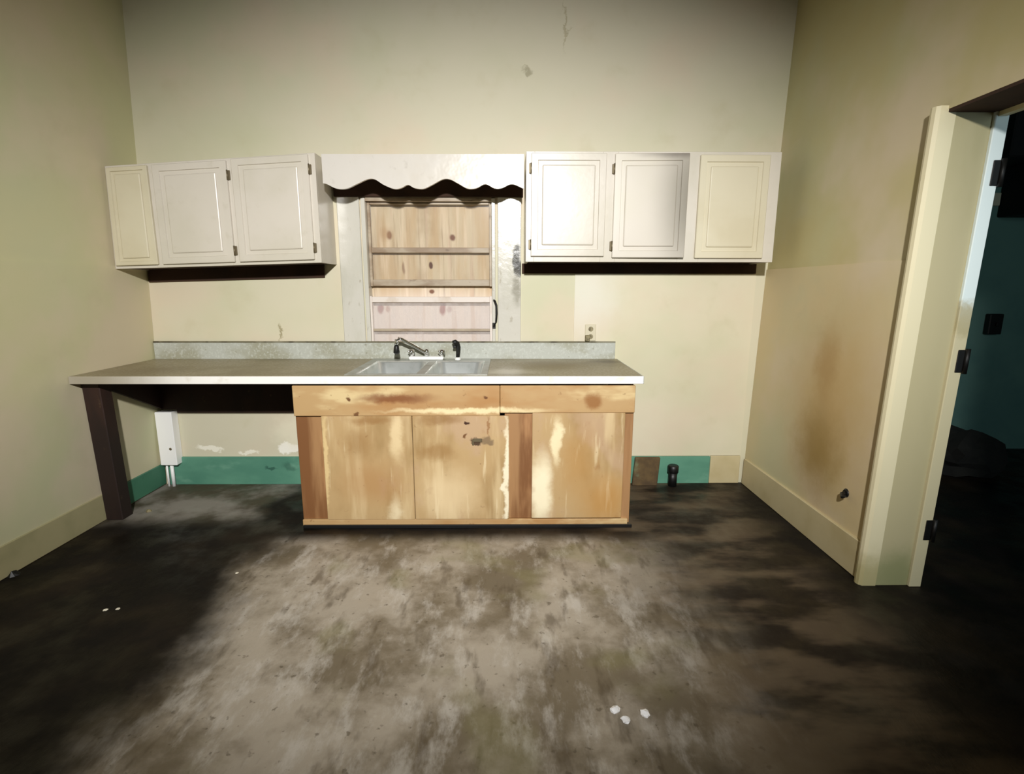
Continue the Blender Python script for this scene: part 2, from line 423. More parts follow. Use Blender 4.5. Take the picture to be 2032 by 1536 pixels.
# doorway: casing, reveal lining, hinge strip
d = thing('door_1', (XR, DY0, 0), 'open doorway with cream jamb and no door on the right', 'doorway', kind='structure')
bm = bm_new()
pr = [(XR+0.002, -1.300), (XR-0.030, -1.302), (XR-0.042, -1.312), (XR-0.046, -1.326), (XR-0.042, -1.342), (XR-0.030, -1.353), (XR+0.034, -1.354), (XR+0.034, -1.341), (XR+0.002, -1.338)]
lo = [bm.verts.new((p[0], p[1], 0)) for p in pr]; hi = [bm.verts.new((p[0], p[1], 2.128)) for p in pr]
bm.faces.new(lo[::-1]); bm.faces.new(hi)
for i in range(len(pr)):
    bm.faces.new((lo[i], lo[(i+1) % len(pr)], hi[(i+1) % len(pr)], hi[i]))
bmesh.ops.recalc_face_normals(bm, faces=bm.faces)
obj('casing', bm, M_CASING, d, warp=lean_r)
obj('jamb', box(XR+0.028, XR+TH-0.01, DY0-0.012, DY0+0.001, 0, DZ, bevel=0.002), M_REVEAL, d, warp=lean_r)
obj('jamb', box(XR, XR+TH, DY1-0.001, DY1+0.012, 0, DZ, bevel=0.002), M_REVEAL, d, warp=lean_r)
obj('head_jamb', box(XR+0.002, XR+TH, DY1+0.012, DY0-0.012, DZ-0.012, DZ+0.001), M_UNDER, d, warp=lean_r, label='soffit board over the doorway, its shade put into the dark colour')  # unlit soffit: its shade is put into the dark colour
st = obj('door_stop', box(XR+TH-0.012, XR+TH+0.045, DY0-0.026, DY0+0.004, 0, DZ, bevel=0.003), M_STRIP, d, warp=lean_r, label='hinge strip of the doorway, cold light painted white above, cream shade lower down')
obj('head_stop', box(XR+TH-0.002, XR+TH+0.03, DY1, DY0-0.027, DZ-0.03, DZ-0.012), M_CASING, d, warp=lean_r)
for z in (1.868, 1.088, 0.292):
    bm = box(XR+TH+0.012, XR+TH+0.050, DY0-0.031, DY0-0.0255, z-0.05, z+0.05, bevel=0.002)
    add_tube(bm, [(XR+TH+0.05, DY0-0.033, z-0.055), (XR+TH+0.05, DY0-0.033, z+0.055)], 0.010, seg=10)
    obj('hinge', bm, M_IRON, st, warp=lean_r, label='dark iron hinge leaf')

# baseboards
bb = thing('baseboard_back', (0, 0, 0), 'tall teal baseboard along the wall under the counter', 'baseboard', kind='structure')
obj('board', box(-0.0, 1.20, -0.018, 0, 0.0, 0.207, bevel=0.003), M_TEAL, bb, label='teal board under the open counter')
obj('board', box(3.18, 3.905, -0.018, 0, 0.0, 0.204, bevel=0.003), M_TEAL, bb, label='teal board right of the sink cabinet')
obj('board', box(3.908, 4.125, -0.014, 0, 0.0, 0.206, bevel=0.003), M_CREAMBASE, bb, label='cream patch board in the right corner')
bl = thing('baseboard_left', (0, 0, 0), 'baseboard along the left wall, teal under the counter', 'baseboard', kind='structure')
obj('board', box(0, 0.016, -0.555, -0.02, 0.01, 0.165, bevel=0.003), M_TEALDARK, bl, warp=lean_l, label='teal board')
obj('board', box(0, 0.014, YB+0.02, -0.556, 0.0, 0.165, bevel=0.003), M_LEFTBASE, bl, warp=lean_l, label='cream board')
br = thing('baseboard_right', (XR, 0, 0), 'wide cream baseboard between corner and doorway', 'baseboard', kind='structure')
obj('board', box(XR-0.020, XR, -1.301, -0.016, 0, 0.19, bevel=0.004), M_CREAMBASE, br, warp=lean_r)

# window: boarded over outside with plywood
w = thing('window_1', (1.91, 0, WZ0), 'boarded up sash window above the sink', 'window', kind='structure')
obj('casing', box(1.315, 1.462, -0.020, 0, 0.99, 1.985, bevel=0.004), M_GLOSSTRIM, w)
obj('casing', box(2.372, 2.528, -0.020, 0, 0.99, 1.985, bevel=0.004), M_GLOSSTRIM, w)
obj('head_casing', box(1.300, 2.540, -0.022, 0, 1.986, 2.13, bevel=0.004), M_UNDER, w, label='header board behind the valance, darkened for the valance shadow')  # coloured dark to blacken the shadow of the valance
obj('jamb', box(1.4705, 1.498, -0.012, 0.10, 0.985, 1.98, bevel=0.002), M_GLOSSTRIM, w)
obj('jamb', box(2.332, 2.3545, -0.012, 0.10, 0.985, 1.98, bevel=0.002), M_GLOSSTRIM, w)
obj('head_jamb', box(1.498, 2.332, 0.0, 0.10, 1.962, 1.984), M_SASH, w)
obj('sill', box(1.4705, 2.3545, -0.012, 0.13, 0.985, 1.012, bevel=0.003), M_SASHPALE, w)
obj('plywood_sheet', box(1.472, 2.353, 0.085, 0.10, 1.0, 1.984), M_PLY, w, label='knotty plywood boarding behind the sashes')
up_s = obj('sash', add_box(add_box(bm_new(), 1.499, 1.517, 0.034, 0.066, 1.41, 1.961, bevel=0.002), 2.314, 2.331, 0.034, 0.066, 1.41, 1.961, bevel=0.002), M_SASH, w, label='upper sash frame')
add = [(1.945, 1.961, M_SASH, 'top_rail'), (1.633, 1.668, M_SASH, 'muntin'), (1.412, 1.456, M_SASH, 'meeting_rail')]
for z0, z1, m, n in add:
    obj(n, box(1.517, 2.314, 0.034, 0.066, z0, z1, bevel=0.003), m, up_s)
obj('pane', box(1.517, 2.314, 0.049, 0.052, 1.668, 1.945), M_GLASS, up_s)
obj('pane', box(1.517, 2.314, 0.049, 0.052, 1.456, 1.633), M_GLASS, up_s)
lo_s = obj('sash', add_box(add_box(bm_new(), 1.499, 1.513, -0.002, 0.030, 1.013, 1.345, bevel=0.002), 2.316, 2.331, -0.002, 0.030, 1.013, 1.345, bevel=0.002), M_SASHPALE, w, label='lower sash frame')
obj('meeting_rail', box(1.513, 2.316, -0.002, 0.030, 1.302, 1.340, bevel=0.003), M_SASHPALE, lo_s)
obj('muntin', box(1.513, 2.316, 0.002, 0.028, 1.106, 1.122, bevel=0.002), M_SASH, lo_s)
obj('pane', box(1.513, 2.316, 0.014, 0.017, 1.122, 1.302), M_HAZY, lo_s, label='hazy whitish lower pane')
obj('pane', box(1.513, 2.316, 0.014, 0.017, 1.013, 1.106), M_HAZY, lo_s, label='hazy whitish lower pane')
pts = [(2.345, -0.018, 1.318), (2.352, -0.036, 1.312), (2.362, -0.040, 1.285), (2.364, -0.040, 1.23), (2.360, -0.038, 1.18), (2.350, -0.030, 1.150), (2.340, -0.016, 1.145)]
obj('latch', add_box(tube(pts, 0.007, seg=8), 2.334, 2.356, -0.018, -0.011, 1.125, 1.165, bevel=0.002), M_IRON, w, label='bent dark sash latch')

# ------------------------------------------------------------------ wall cabinets
def panel_door(parent, x0, x1, z0, z1, yb, m, hinge_side, warp, inset=0.052, flat=False, label=None, swing=0.0):
    """overlay door standing 19 mm proud of the frame at y = yb, routed border round a raised panel"""
    y0 = yb - 0.019
    def wp(v):
        if swing:
            hx = x0 if hinge_side < 0 else x1
            dx, dy = v.x-hx, v.y-yb
            a = swing*(-hinge_side)
            v = Vector((hx+dx*math.cos(a)+dy*math.sin(a)*0, yb+dy-abs(dx)*math.sin(abs(swing)), v.z))
        return warp(v) if warp else v
    bm = box(x0, x1, y0, yb, z0, z1, bevel=0.003)
    front = [f for f in bm.faces if f.normal.y < -0.9 and f.calc_area() > 0.02]
    if not flat:
        bmesh.ops.inset_region(bm, faces=front, thickness=inset, depth=0)
        bmesh.ops.inset_region(bm, faces=front, thickness=0.004, depth=-0.007)
    dr = obj('door', bm, m, parent, warp=wp, label=label)
    if not flat:
        pm = box(x0+inset+0.014, x1-inset-0.014, y0-0.0005, y0+0.012, z0+inset+0.014, z1-inset-0.014, bevel=0.007, seg=2)
        obj('panel', pm, m, dr, warp=wp)
    hx = x1+0.006 if hinge_side > 0 else x0-0.006
    for hz in (() if hinge_side == 0 else (z0+0.07, z1-0.085)):
        hb = box(hx-0.008, hx+0.008, yb-0.010, yb+0.001, hz-0.028, hz+0.028, bevel=0.002)
        add_tube(hb, [(hx-0.005*hinge_side, yb-0.014, hz-0.03), (hx-0.005*hinge_side, yb-0.014, hz+0.03)], 0.005, seg=8)
        obj('hinge', hb, M_HINGE, dr, warp=wp)
    return dr

def carcass(parent, x0, x1, z0, z1, yb, m, warp, rails):
    bm = bm_new()
    add_box(bm, x0, x0+0.016, yb+0.019, 0, z0, z1)
    add_box(bm, x1-0.016, x1, yb+0.019, 0, z0, z1)
    add_box(bm, x0+0.016, x1-0.016, yb+0.019, 0, z1-0.016, z1)
    add_box(bm, x0+0.016, x1-0.016, -0.008, 0, z0+0.02, z1-0.016)
    obj('carcass', bm, m, parent, warp=warp)
    obj('bottom_board', box(x0+0.016, x1-0.016, yb+0.019, -0.0005, z0+0.004, z0+0.019), M_UNDER, parent, warp=warp, label='underside board darkened to deepen the shade')  # dark colour deepens the shade under the cabinet
    bm = bm_new()
    for a in rails: add_box(bm, a[0], a[1], yb, yb+0.019, a[2], a[3], bevel=0.0015)
    obj('face_frame', bm, m, parent, warp=warp)

UD = -0.295
def sag(v):
    k = 1 - v.x/1.29
    return Vector((v.x, v.y, v.z - k*(0.042 + (v.z-1.555)/0.63*0.040)))
lc = thing('wall_cabinet', (0.65, 0, 1.52), 'long sagging cream wall cabinet hanging left of the window, three doors', 'cabinet', 'wall cabinets beside the window')
def lc_warp(v):
    v = sag(v)
    if v.x < 0.3: v.x += (0.3-v.x)/0.3*(-0.040+0.035*v.z - 0.03)
    return v
X0, X1, Z0, Z1 = 0.035, 1.289, 1.553, 2.190
carcass(lc, X0, X1, Z0, Z1, UD, M_WHITE, lc_warp, [(X0, 0.075, Z0, Z1), (0.27, 0.345, Z0, Z1), (0.745, 0.815, Z0, Z1), (1.235, X1, Z0, Z1),
    (0.075, 0.27, Z0, 1.60), (0.345, 0.745, Z0, 1.60), (0.815, 1.235, Z0, 1.60), (0.075, 0.27, 2.13, Z1), (0.345, 0.745, 2.13, Z1), (0.815, 1.235, 2.13, Z1)])
obj('shadow_rail', box(0.045, 1.205, -0.016, -0.0005, 1.470, 1.556), M_UNDER, lc, warp=lc_warp, label='dark strip added below the cabinet for its shadow')  # added board that blackens the left cabinet's shadow on the wall
panel_door(lc, 0.050, 0.295, 1.572, 2.176, UD, M_WHITEOLD, 0, lc_warp, flat=False, inset=0.03, label='narrow yellowed door')
panel_door(lc, 0.325, 0.765, 1.572, 2.176, UD, M_WHITE, 1, lc_warp)
panel_door(lc, 0.795, 1.252, 1.572, 2.182, UD, M_WHITE, 1, lc_warp)

rc = thing('wall_cabinet', (3.3, 0, 1.55), 'long cream wall cabinet hanging right of the window, smudged middle door', 'cabinet', 'wall cabinets beside the window')
X0, X1, Z0, Z1 = 2.549, 4.085, 1.560, 2.203
carcass(rc, X0, X1, Z0, Z1, UD, M_WHITE, None, [(X0, 2.60, Z0, Z1), (3.01, 3.10, Z0, Z1), (3.49, 3.62, Z0, Z1), (3.98, X1, Z0, Z1),
    (2.60, 3.01, Z0, 1.615), (3.10, 3.49, Z0, 1.615), (3.62, 3.98, Z0, 1.615), (2.60, 3.01, 2.16, Z1), (3.10, 3.49, 2.16, Z1), (3.62, 3.98, 2.16, Z1)])
M_SMUDGE = mat('smudged_door_paint', (210, 203, 190), 0.33, [
    ('n', (206, 200, 182), 2.2, 0.45, 0.7, 0.6, U),
    ('b', (120, 114, 100), (3.56, -0.3, 1.92), (0.24, 1, 0.55), 0.85, 1.0),
    ('b', (112, 104, 94), (3.48, -0.3, 2.19), (0.30, 1, 0.035), 0.75, 0.9)], org=(3.3, 0, 1.55), warp=0.006)
obj('shadow_rail', box(2.535, 4.12, -0.016, -0.0005, 1.497, 1.562), M_UNDER, rc, label='dark strip added below the cabinet for its shadow')  # added board that blackens the right cabinet's shadow on the wall
panel_door(rc, 2.580, 3.030, 1.593, 2.190, UD, M_WHITE, -1, None)
panel_door(rc, 3.080, 3.520, 1.585, 2.188, UD, M_SMUDGE, -1, None, swing=math.radians(2.5), label='grey smudged door, slightly ajar')
panel_door(rc, 3.592, 4.012, 1.583, 2.184, UD, M_WHITEOLD, 0, None, label='yellowed door')

# scalloped valance board bridging the cabinets over the window
SC = [(1.328,2.017),(1.350,2.013),(1.406,1.988),(1.468,1.988),(1.531,2.014),(1.595,2.041),(1.639,2.041),(1.691,2.010),(1.752,1.987),(1.796,1.992),(1.837,2.010),(1.876,1.992),(1.930,1.988),(1.984,2.011),(2.047,2.042),(2.091,2.042),(2.144,2.016),(2.197,1.990),(2.250,1.993),(2.304,2.016),(2.357,1.993),(2.402,1.994),(2.464,2.017),(2.535,1.991)]
def catmull(P, n=5):
    out = []
    for i in range(len(P)-1):
        p0, p1, p2, p3 = P[max(i-1, 0)], P[i], P[i+1], P[min(i+2, len(P)-1)]
        for k in range(n):
            t = k/n
            out.append(tuple(0.5*((2*p1[j]) + (-p0[j]+p2[j])*t + (2*p0[j]-5*p1[j]+4*p2[j]-p3[j])*t*t + (-p0[j]+3*p1[j]-3*p2[j]+p3[j])*t**3) for j in (0, 1)))
    return out + [P[-1]]
sc = catmull(SC)
bm = bm_new()
ys = (UD, UD+0.019)
G = [[[bm.verts.new((x, y, z)) for z in (zb, 2.182+0.003*(x-1.3))] for y in ys] for x, zb in sc]
for a, b in zip(G, G[1:]):
    bm.faces.new((a[0][0], b[0][0], b[0][1], a[0][1])); bm.faces.new((a[1][0], a[1][1], b[1][1], b[1][0]))
    bm.faces.new((a[0][0], a[1][0], b[1][0], b[0][0])); bm.faces.new((a[0][1], b[0][1], b[1][1], a[1][1]))
for g in (G[0], G[-1]): bm.faces.new((g[0][0], g[0][1], g[1][1], g[1][0]))
bmesh.ops.recalc_face_normals(bm, faces=bm.faces)
M_VAL = mat('glossy_valance_paint', (214, 209, 200), 0.22, [('n', (206, 198, 182), 2.5, 0.45, 0.7, 0.6, U),
    ('n', (190, 184, 172), 16, 0.62, 0.74, 0.5, U)], bump=0.35, bump_scale=7)
obj('window_valance', bm, M_VAL, label='white board with scalloped lower edge spanning above the window', cat='valance')

# ------------------------------------------------------------------ counter
ct = thing('countertop', (1.6, -0.37, 0.874), 'long grey laminate countertop with white front edge and backsplash', 'countertop')
CT, CB, CD = 0.915, 0.872, -0.742
SX0, SX1, SY0, SY1 = 1.535, 2.305, -0.690, -0.125
def ct_warp(v): return v
xl = 0.001
bm = add_plate(bm_new(), [xl, SX0, SX1, 3.195], [CD+0.006, SY0, SY1, -0.007], [(1, 1)], CB+0.004, CT)
obj('slab', bm, mat('countertop_laminate', (152, 140, 108), 0.45, [
    ('n', (176, 170, 150), 60, 0.45, 0.6, 0.6, U), ('n', (134, 122, 92), 2.6, 0.44, 0.66, 0.75, U), ('n', (112, 102, 74), 90, 0.56, 0.7, 0.5, U),
    ('b', (122, 104, 56), (2.70, -0.34, 0.914), (0.30, 0.24, 1), 0.75, 0.9),
    ('b', (200, 194, 172), (2.42, -0.58, 0.914), (0.20, 0.12, 1), 0.7, 0.9),
    ('b', (92, 80, 54), (3.12, -0.14, 0.914), (0.14, 0.10, 1), 0.75, 0.8),
    ('b', (110, 96, 66), (0.30, -0.55, 0.914), (0.30, 0.25, 1), 0.5, 0.9)], org=(1.6, -0.37, 0.874)), ct)
obj('front_edge', box(xl, 3.200, CD, CD+0.006, CB, CT+0.0005, bevel=0.002), mat('white_laminate_edge_strip', (246, 244, 238), 0.3, [
    ('n', (214, 206, 188), 9, 0.55, 0.75, 0.6, U), ('b', (140, 128, 100), (0.1, -0.74, 0.9), (0.55, 1, 1), 0.8, 0.95)], org=(1.6, -0.37, 0.874)), ct, label='bright white laminate edge')
obj('end_cap', box(3.1955, 3.203, CD, -0.007, CB, CT, bevel=0.002), M_SPLASH, ct)
sp = obj('backsplash', box(0.008, 3.184, -0.022, -0.0075, CT, 1.029, bevel=0.002), M_SPLASH, ct)
obj('top_strip', box(0.008, 3.184, -0.024, -0.0075, 1.029, 1.038, bevel=0.001), M_SPLTOP, sp, label='grimy dark top edge')
bm = bm_new()
bp_ = [(-0.57, CB+0.004), (-0.57, 0.835), (-0.03, 0.566), (-0.03, CB+0.004)]
fr = [bm.verts.new((0.0205, y, z)) for y, z in bp_]; bk = [bm.verts.new((0.002, y, z)) for y, z in bp_]
bm.faces.new(fr); bm.faces.new(bk[::-1])
for i in range(4): bm.faces.new((fr[i], bk[i], bk[(i+1) % 4], fr[(i+1) % 4]))
bmesh.ops.recalc_face_normals(bm, faces=bm.faces)
obj('shadow_wedge', bm, M_LEG, ct, label='dark tapered piece added for the counter shadow on the left wall')  # added piece, shaped like the counter's shadow on the left wall
lg = obj('leg', box(0.001, 0.102, -0.665, -0.575, 0.0, CB+0.004, bevel=0.004), M_LEG, ct, warp=lambda v: Vector((v.x-0.022*(1-v.z/0.87), v.y+0.06*(1-v.z/0.87), v.z)), label='dark brown square post under the left end')
obj('shadow_board', add_box(box(0.012, 0.118, -0.028, -0.007, 0.56, CB+0.004), 0.118, 1.215, -0.028, -0.007, 0.536, CB+0.004), M_LEG, ct, label='dark board added for the counter shadow on the back wall')  # added dark boards that blacken the counter's shadow on the back wall

# ------------------------------------------------------------------ sink base cabinet
bc = thing('base_cabinet', (2.19, -0.35, 0), 'bare worn wooden sink cabinet standing under the counter', 'cabinet')
BORG = (2.19, -0.35, 0)
def wood(m_src_layers, name, base, warp_=0.012): return mat(name, base, 0.5, m_src_layers, org=BORG, warp=warp_)
FY = -0.700
FX0, FX1 = 1.222, 3.163
bm = bm_new()
add_box(bm, FX0+0.004, FX0+0.022, FY+0.02, -0.03, 0.02, CB+0.003)
obj('side_panel', bm, M_SIDEWOOD, bc)
obj('side_panel', box(FX1-0.022, FX1-0.004, FY+0.02, -0.03, 0.0, CB+0.003), M_SIDEWOOD, bc)
obj('floor_panel', box(FX0+0.022, FX1-0.022, FY+0.02, -0.03, 0.03, 0.045), M_SIDEWOOD, bc)
obj('plinth', box(FX0+0.022, FX1-0.022, FY+0.05, FY+0.07, 0.0, 0.03), M_SIDEWOOD, bc)
M_WOODC = wood(WOOD_L + [
    ('b', (60, 30, 14), (2.205, -0.7, 0.632), (0.018, 1, 0.012), 1, 0.4),
    ('b', (110, 70, 34), (2.198, -0.7, 0.565), (0.015, 1, 0.013), 0.95, 0.5),
    ('b', (66, 44, 26), (2.262, -0.7, 0.536), (0.034, 1, 0.018), 0.95, 0.4),
    ('b', (130, 108, 80), (2.325, -0.7, 0.537), (0.038, 1, 0.022), 0.9, 0.4),
    ('b', (150, 108, 66), (2.32, -0.7, 0.62), (0.010, 1, 0.07), 0.8, 0.5),
    ('b', (248, 238, 208), (2.425, -0.7, 0.30), (0.018, 1, 0.44), 0.9, 0.6),
    ('b', (238, 222, 184), (1.77, -0.7, 0.10), (0.05, 1, 0.11), 0.75, 0.9),
    ('b', (236, 214, 168), (1.80, -0.7, 0.55), (0.05, 1, 0.16), 0.7, 0.7),
    ('b', (150, 112, 62), (1.58, -0.7, 0.52), (0.10, 1, 0.12), 0.6, 0.8),
    ('b', (170, 122, 70), (1.65, -0.7, 0.28), (0.22, 1, 0.16), 0.5, 0.9),
    ('b', (232, 210, 168), (2.10, -0.7, 0.20), (0.20, 1, 0.20), 0.6, 0.8),
    ('b', (150, 112, 60), (2.03, -0.7, 0.47), (0.13, 1, 0.06), 0.65, 0.7),
    ('b', (146, 108, 62), (2.05, -0.7, 0.665), (0.16, 1, 0.045), 0.7, 0.7),
    ('b', (150, 110, 62), (1.65, -0.7, 0.665), (0.13, 1, 0.03), 0.7, 0.7),
    ('b', (232, 206, 150), (1.385, -0.7, 0.40), (0.02, 1, 0.40), 0.7, 0.7),
    ('b', (250, 240, 206), (2.63, -0.7, 0.22), (0.08, 1, 0.26), 0.9, 0.7),
    ('b', (246, 232, 190), (2.72, -0.7, 0.52), (0.035, 1, 0.16), 0.85, 0.6),
    ('b', (184, 132, 60), (3.02, -0.7, 0.16), (0.18, 1, 0.20), 0.65, 0.95),
    ('b', (178, 130, 62), (2.85, -0.7, 0.40), (0.12, 1, 0.24), 0.5, 0.9)], 'worn_wood_doors', (188, 158, 112), 0.03)
M_RAILC = wood([
    ('n', (170, 120, 66), 3.0, 0.44, 0.66, 0.75, (0.5, 1, 1.2)),
    ('n', (222, 200, 150), 4.5, 0.52, 0.68, 0.8, (0.5, 1, 1.6)),
    ('n', (120, 80, 42), 30, 0.66, 0.76, 0.5, U),
    ('b', (124, 70, 32), (1.80, -0.7, 0.785), (0.24, 1, 0.03), 0.85, 0.7),
    ('b', (104, 64, 30), (1.535, -0.7, 0.79), (0.014, 1, 0.012), 0.95, 0.5),
    ('b', (104, 64, 30), (2.312, -0.7, 0.79), (0.014, 1, 0.012), 0.95, 0.5),
    ('b', (104, 64, 30), (1.57, -0.7, 0.70), (0.012, 1, 0.02), 0.9, 0.5),
    ('b', (142, 90, 38), (2.92, -0.7, 0.775), (0.06, 1, 0.055), 0.8, 0.5),
    ('b', (246, 230, 182), (2.2, -0.7, 0.715), (0.50, 1, 0.018), 0.8, 0.7)], 'worn_wood_rail', (188, 155, 108), 0.02)
RT = CB - 0.013
obj('top_rail', box(FX0, 2.392, FY-0.022, FY+0.004, 0.683, RT, bevel=0.003), M_RAILC, bc)
obj('top_rail', box(2.394, FX1, FY-0.020, FY+0.004, 0.700, RT, bevel=0.003), M_RAILC, bc)
obj('stile', box(FX0, 1.40, FY, FY+0.02, 0.05, 0.70, bevel=0.002), M_STILE, bc)
obj('stile', box(2.42, 2.60, FY, FY+0.02, 0.05, 0.71, bevel=0.002), M_STILE, bc, label='dark reddish middle stile')
obj('stile', box(3.08, FX1, FY, FY+0.02, 0.02, 0.71, bevel=0.002), M_STILE, bc)
obj('foot_shadow_strip', box(FX0+0.006, FX1+0.012, FY-0.030, FY-0.0165, 0.0, 0.020, bevel=0.002), M_BLACK, bc, label='black strip for the shadow gap along the foot')  # black strip standing in for the shadow line under the cabinet
obj('bottom_rail', box(FX0, FX1-0.012, FY-0.016, FY+0.004, 0.012, 0.050, bevel=0.003), M_RAILC, bc)
obj('door', box(1.372, 1.888, FY-0.019, FY-0.0005, 0.050, 0.682, bevel=0.003), M_WOODC, bc)
obj('door', box(1.891, 2.444, FY-0.021, FY-0.0005, 0.052, 0.682, bevel=0.003), M_WOODC, bc, label='worn door with dark latch marks near its top')
obj('door', box(2.578, 3.112, FY-0.019, FY-0.0005, 0.057, 0.699, bevel=0.003), M_WOODC, bc, label='worn door with bleached streaks')
obj('latch', add_box(box(2.235, 2.29, FY-0.026, FY-0.020, 0.528, 0.550, bevel=0.003), 2.232, 2.243, FY-0.025, FY-0.020, 0.508, 0.54, bevel=0.002), M_HINGE, bc, label='rusty latch remnant')

# ------------------------------------------------------------------ sink, faucet, sprayer
sk = thing('kitchen_sink', (1.92, -0.41, 0.915), 'stainless steel double bowl sink set in the counter', 'sink')
bx = [(1.565, 1.915), (1.962, 2.285)]
by0, by1 = -0.672, -0.148
bm = add_plate(bm_new(), [1.515, bx[0][0], bx[0][1], bx[1][0], bx[1][1], 2.322], [-0.705, by0, by1, -0.028], [(1, 1), (3, 1)], CT+0.0006, CT+0.005)
obj('rim', bm, M_STEELRIM, sk)
for x0, x1 in bx:
    bm = bm_new()
    def ring(x0, x1, y0, y1, z, r, n=5):
        P = []
        for cx, cy, a0 in ((x1-r, y1-r, 0), (x0+r, y1-r, 90), (x0+r, y0+r, 180), (x1-r, y0+r, 270)):
            for k in range(n):
                a = math.radians(a0+90*k/(n-1)); P.append(bm.verts.new((cx+r*math.cos(a), cy+r*math.sin(a), z)))
        return P
    R = [ring(x0, x1, by0, by1, CT+0.004, 0.003), ring(x0+0.012, x1-0.012, by0+0.012, by1-0.012, CT-0.006, 0.05),
         ring(x0+0.03, x1-0.03, by0+0.03, by1-0.03, CT-0.15, 0.06), ring(x0+0.06, x1-0.06, by0+0.06, by1-0.06, CT-0.175, 0.06)]
    for a, b in zip(R, R[1:]):
        for k in range(len(a)):
            bm.faces.new((a[k], a[(k+1) % len(a)], b[(k+1) % len(a)], b[k])).smooth = True
    bm.faces.new(R[-1])
    bmesh.ops.recalc_face_normals(bm, faces=bm.faces)
    bmesh.ops.reverse_faces(bm, faces=bm.faces)
    b = obj('bowl', bm, M_STEEL, sk)
    cx, cy = (x0+x1)/2, (by0+by1)/2
    obj('drain', tube([(cx, cy, CT-0.1748), (cx, cy, CT-0.170)], [0.045, 0.038], seg=20), M_CHROME, b)

fc = thing('faucet', (1.888, -0.085, CT+0.005), 'two handled chrome faucet with spout turned left behind the sink', 'faucet')
FZ = CT+0.0052
obj('deck_plate', box(1.768, 2.004, -0.112, -0.060, FZ, FZ+0.024, bevel=0.010, seg=3), M_FAUCETWHITE, fc, label='white base bar')
for hx in (1.786, 1.992):
    hb = tube([(hx, -0.085, FZ+0.022), (hx, -0.085, FZ+0.030), (hx, -0.085, FZ+0.034), (hx, -0.085, FZ+0.056), (hx, -0.085, FZ+0.066), (hx, -0.085, FZ+0.070)],
              [0.012, 0.012, 0.019, 0.022, 0.018, 0.008], seg=14)
    s = -1 if hx < 1.9 else 1
    add_tube(hb, [(hx, -0.09, FZ+0.055), (hx-0.02*1, -0.11, FZ+0.06)], [0.007, 0.005], seg=8)
    obj('handle', hb, M_CHROME, fc)
obj('spout', tube([(1.888, -0.085, FZ+0.022), (1.888, -0.085, FZ+0.045), (1.872, -0.092, FZ+0.055), (1.80, -0.128, FZ+0.105), (1.735, -0.160, FZ+0.148),
                   (1.718, -0.168, FZ+0.152), (1.706, -0.172, FZ+0.144), (1.703, -0.174, FZ+0.112)],
                  [0.016, 0.016, 0.011, 0.0105, 0.0105, 0.0115, 0.0125, 0.013], seg=14), M_CHROME, fc)
obj('post_cap', tube([(1.888, -0.085, FZ+0.040), (1.888, -0.085, FZ+0.066), (1.888, -0.085, FZ+0.074)], [0.017, 0.015, 0.006], seg=14), M_CHROME, fc)
obj('spout_drop', tube([(1.703, -0.174, FZ+0.112), (1.703, -0.174, FZ+0.098), (1.703, -0.174, FZ+0.06), (1.703, -0.174, FZ+0.048)], [0.010, 0.016, 0.021, 0.010], seg=14), M_BLACK, fc, label='black drop-shaped piece below the spout tip')  # black drop-shaped piece under the spout end

sy = thing('side_sprayer', (2.098, -0.085, CT+0.005), 'black sink sprayer standing in its holder right of the faucet', 'sprayer')
obj('holder', tube([(2.098, -0.085, FZ), (2.098, -0.085, FZ+0.006), (2.098, -0.085, FZ+0.016)], [0.022, 0.020, 0.014], seg=16), M_FAUCETWHITE, sy, label='white holder ring')
obj('spray_head', tube([(2.098, -0.085, FZ+0.012), (2.101, -0.085, FZ+0.05), (2.104, -0.087, FZ+0.085), (2.098, -0.094, FZ+0.110), (2.084, -0.105, FZ+0.122), (2.070, -0.112, FZ+0.118)],
                       [0.012, 0.014, 0.016, 0.017, 0.017, 0.014], seg=14), M_BLACK, sy)
obj('trigger', box(2.068, 2.092, -0.108, -0.092, FZ+0.080, FZ+0.100, bevel=0.004), M_BLACK, sy)

# ------------------------------------------------------------------ small things on and by the walls
ol = thing('wall_outlet', (3.01, 0, 1.10), 'grimy electrical outlet on the wall above the backsplash', 'outlet')
obj('cover_plate', box(2.972, 3.048, -0.012, -0.006, 1.040, 1.155, bevel=0.003), M_PLATE, ol)
for z in (1.07, 1.122):
    rb = tube([(3.012, -0.012, z), (3.012, -0.0155, z)], [0.017, 0.016], seg=16)
    obj('receptacle', rb, M_OUTLET, ol)
obj('plug', box(2.972, 3.003, -0.045, -0.012, 1.040, 1.082, bevel=0.004), M_OUTLET, ol, label='grubby brown plug')

ub = thing('pipe_box', (0.03, -0.05, 0.0), 'bright white box in the corner under the left end of the counter', 'box')
bm = box(-0.012, 0.104, -0.075, -0.001, 0.165, 0.550, bevel=0.004)
obj('cover', bm, M_PURE, ub)
obj('screw', tube([(0.070, -0.075, 0.285), (0.070, -0.078, 0.285)], [0.010, 0.007], seg=10), M_HINGE, ub, label='small grey screw')
for px, r in ((0.045, 0.012), (0.01, 0.007)):
    obj('pipe', tube([(px, -0.045, 0.0), (px, -0.045, 0.168)], r, seg=10), M_PURE, ub)

ps = thing('pipe_stub', (3.62, -0.06, 0.0), 'short black pipe stub standing in front of the teal baseboard', 'pipe')
obj('pipe', tube([(3.625, -0.062, 0.0), (3.625, -0.062, 0.105)], 0.030, seg=18), M_BLACK, ps)
obj('cap', tube([(3.625, -0.062, 0.100), (3.625, -0.062, 0.104), (3.625, -0.062, 0.150), (3.625, -0.062, 0.156)], [0.033, 0.038, 0.038, 0.030], seg=18), M_BLACK, ps)

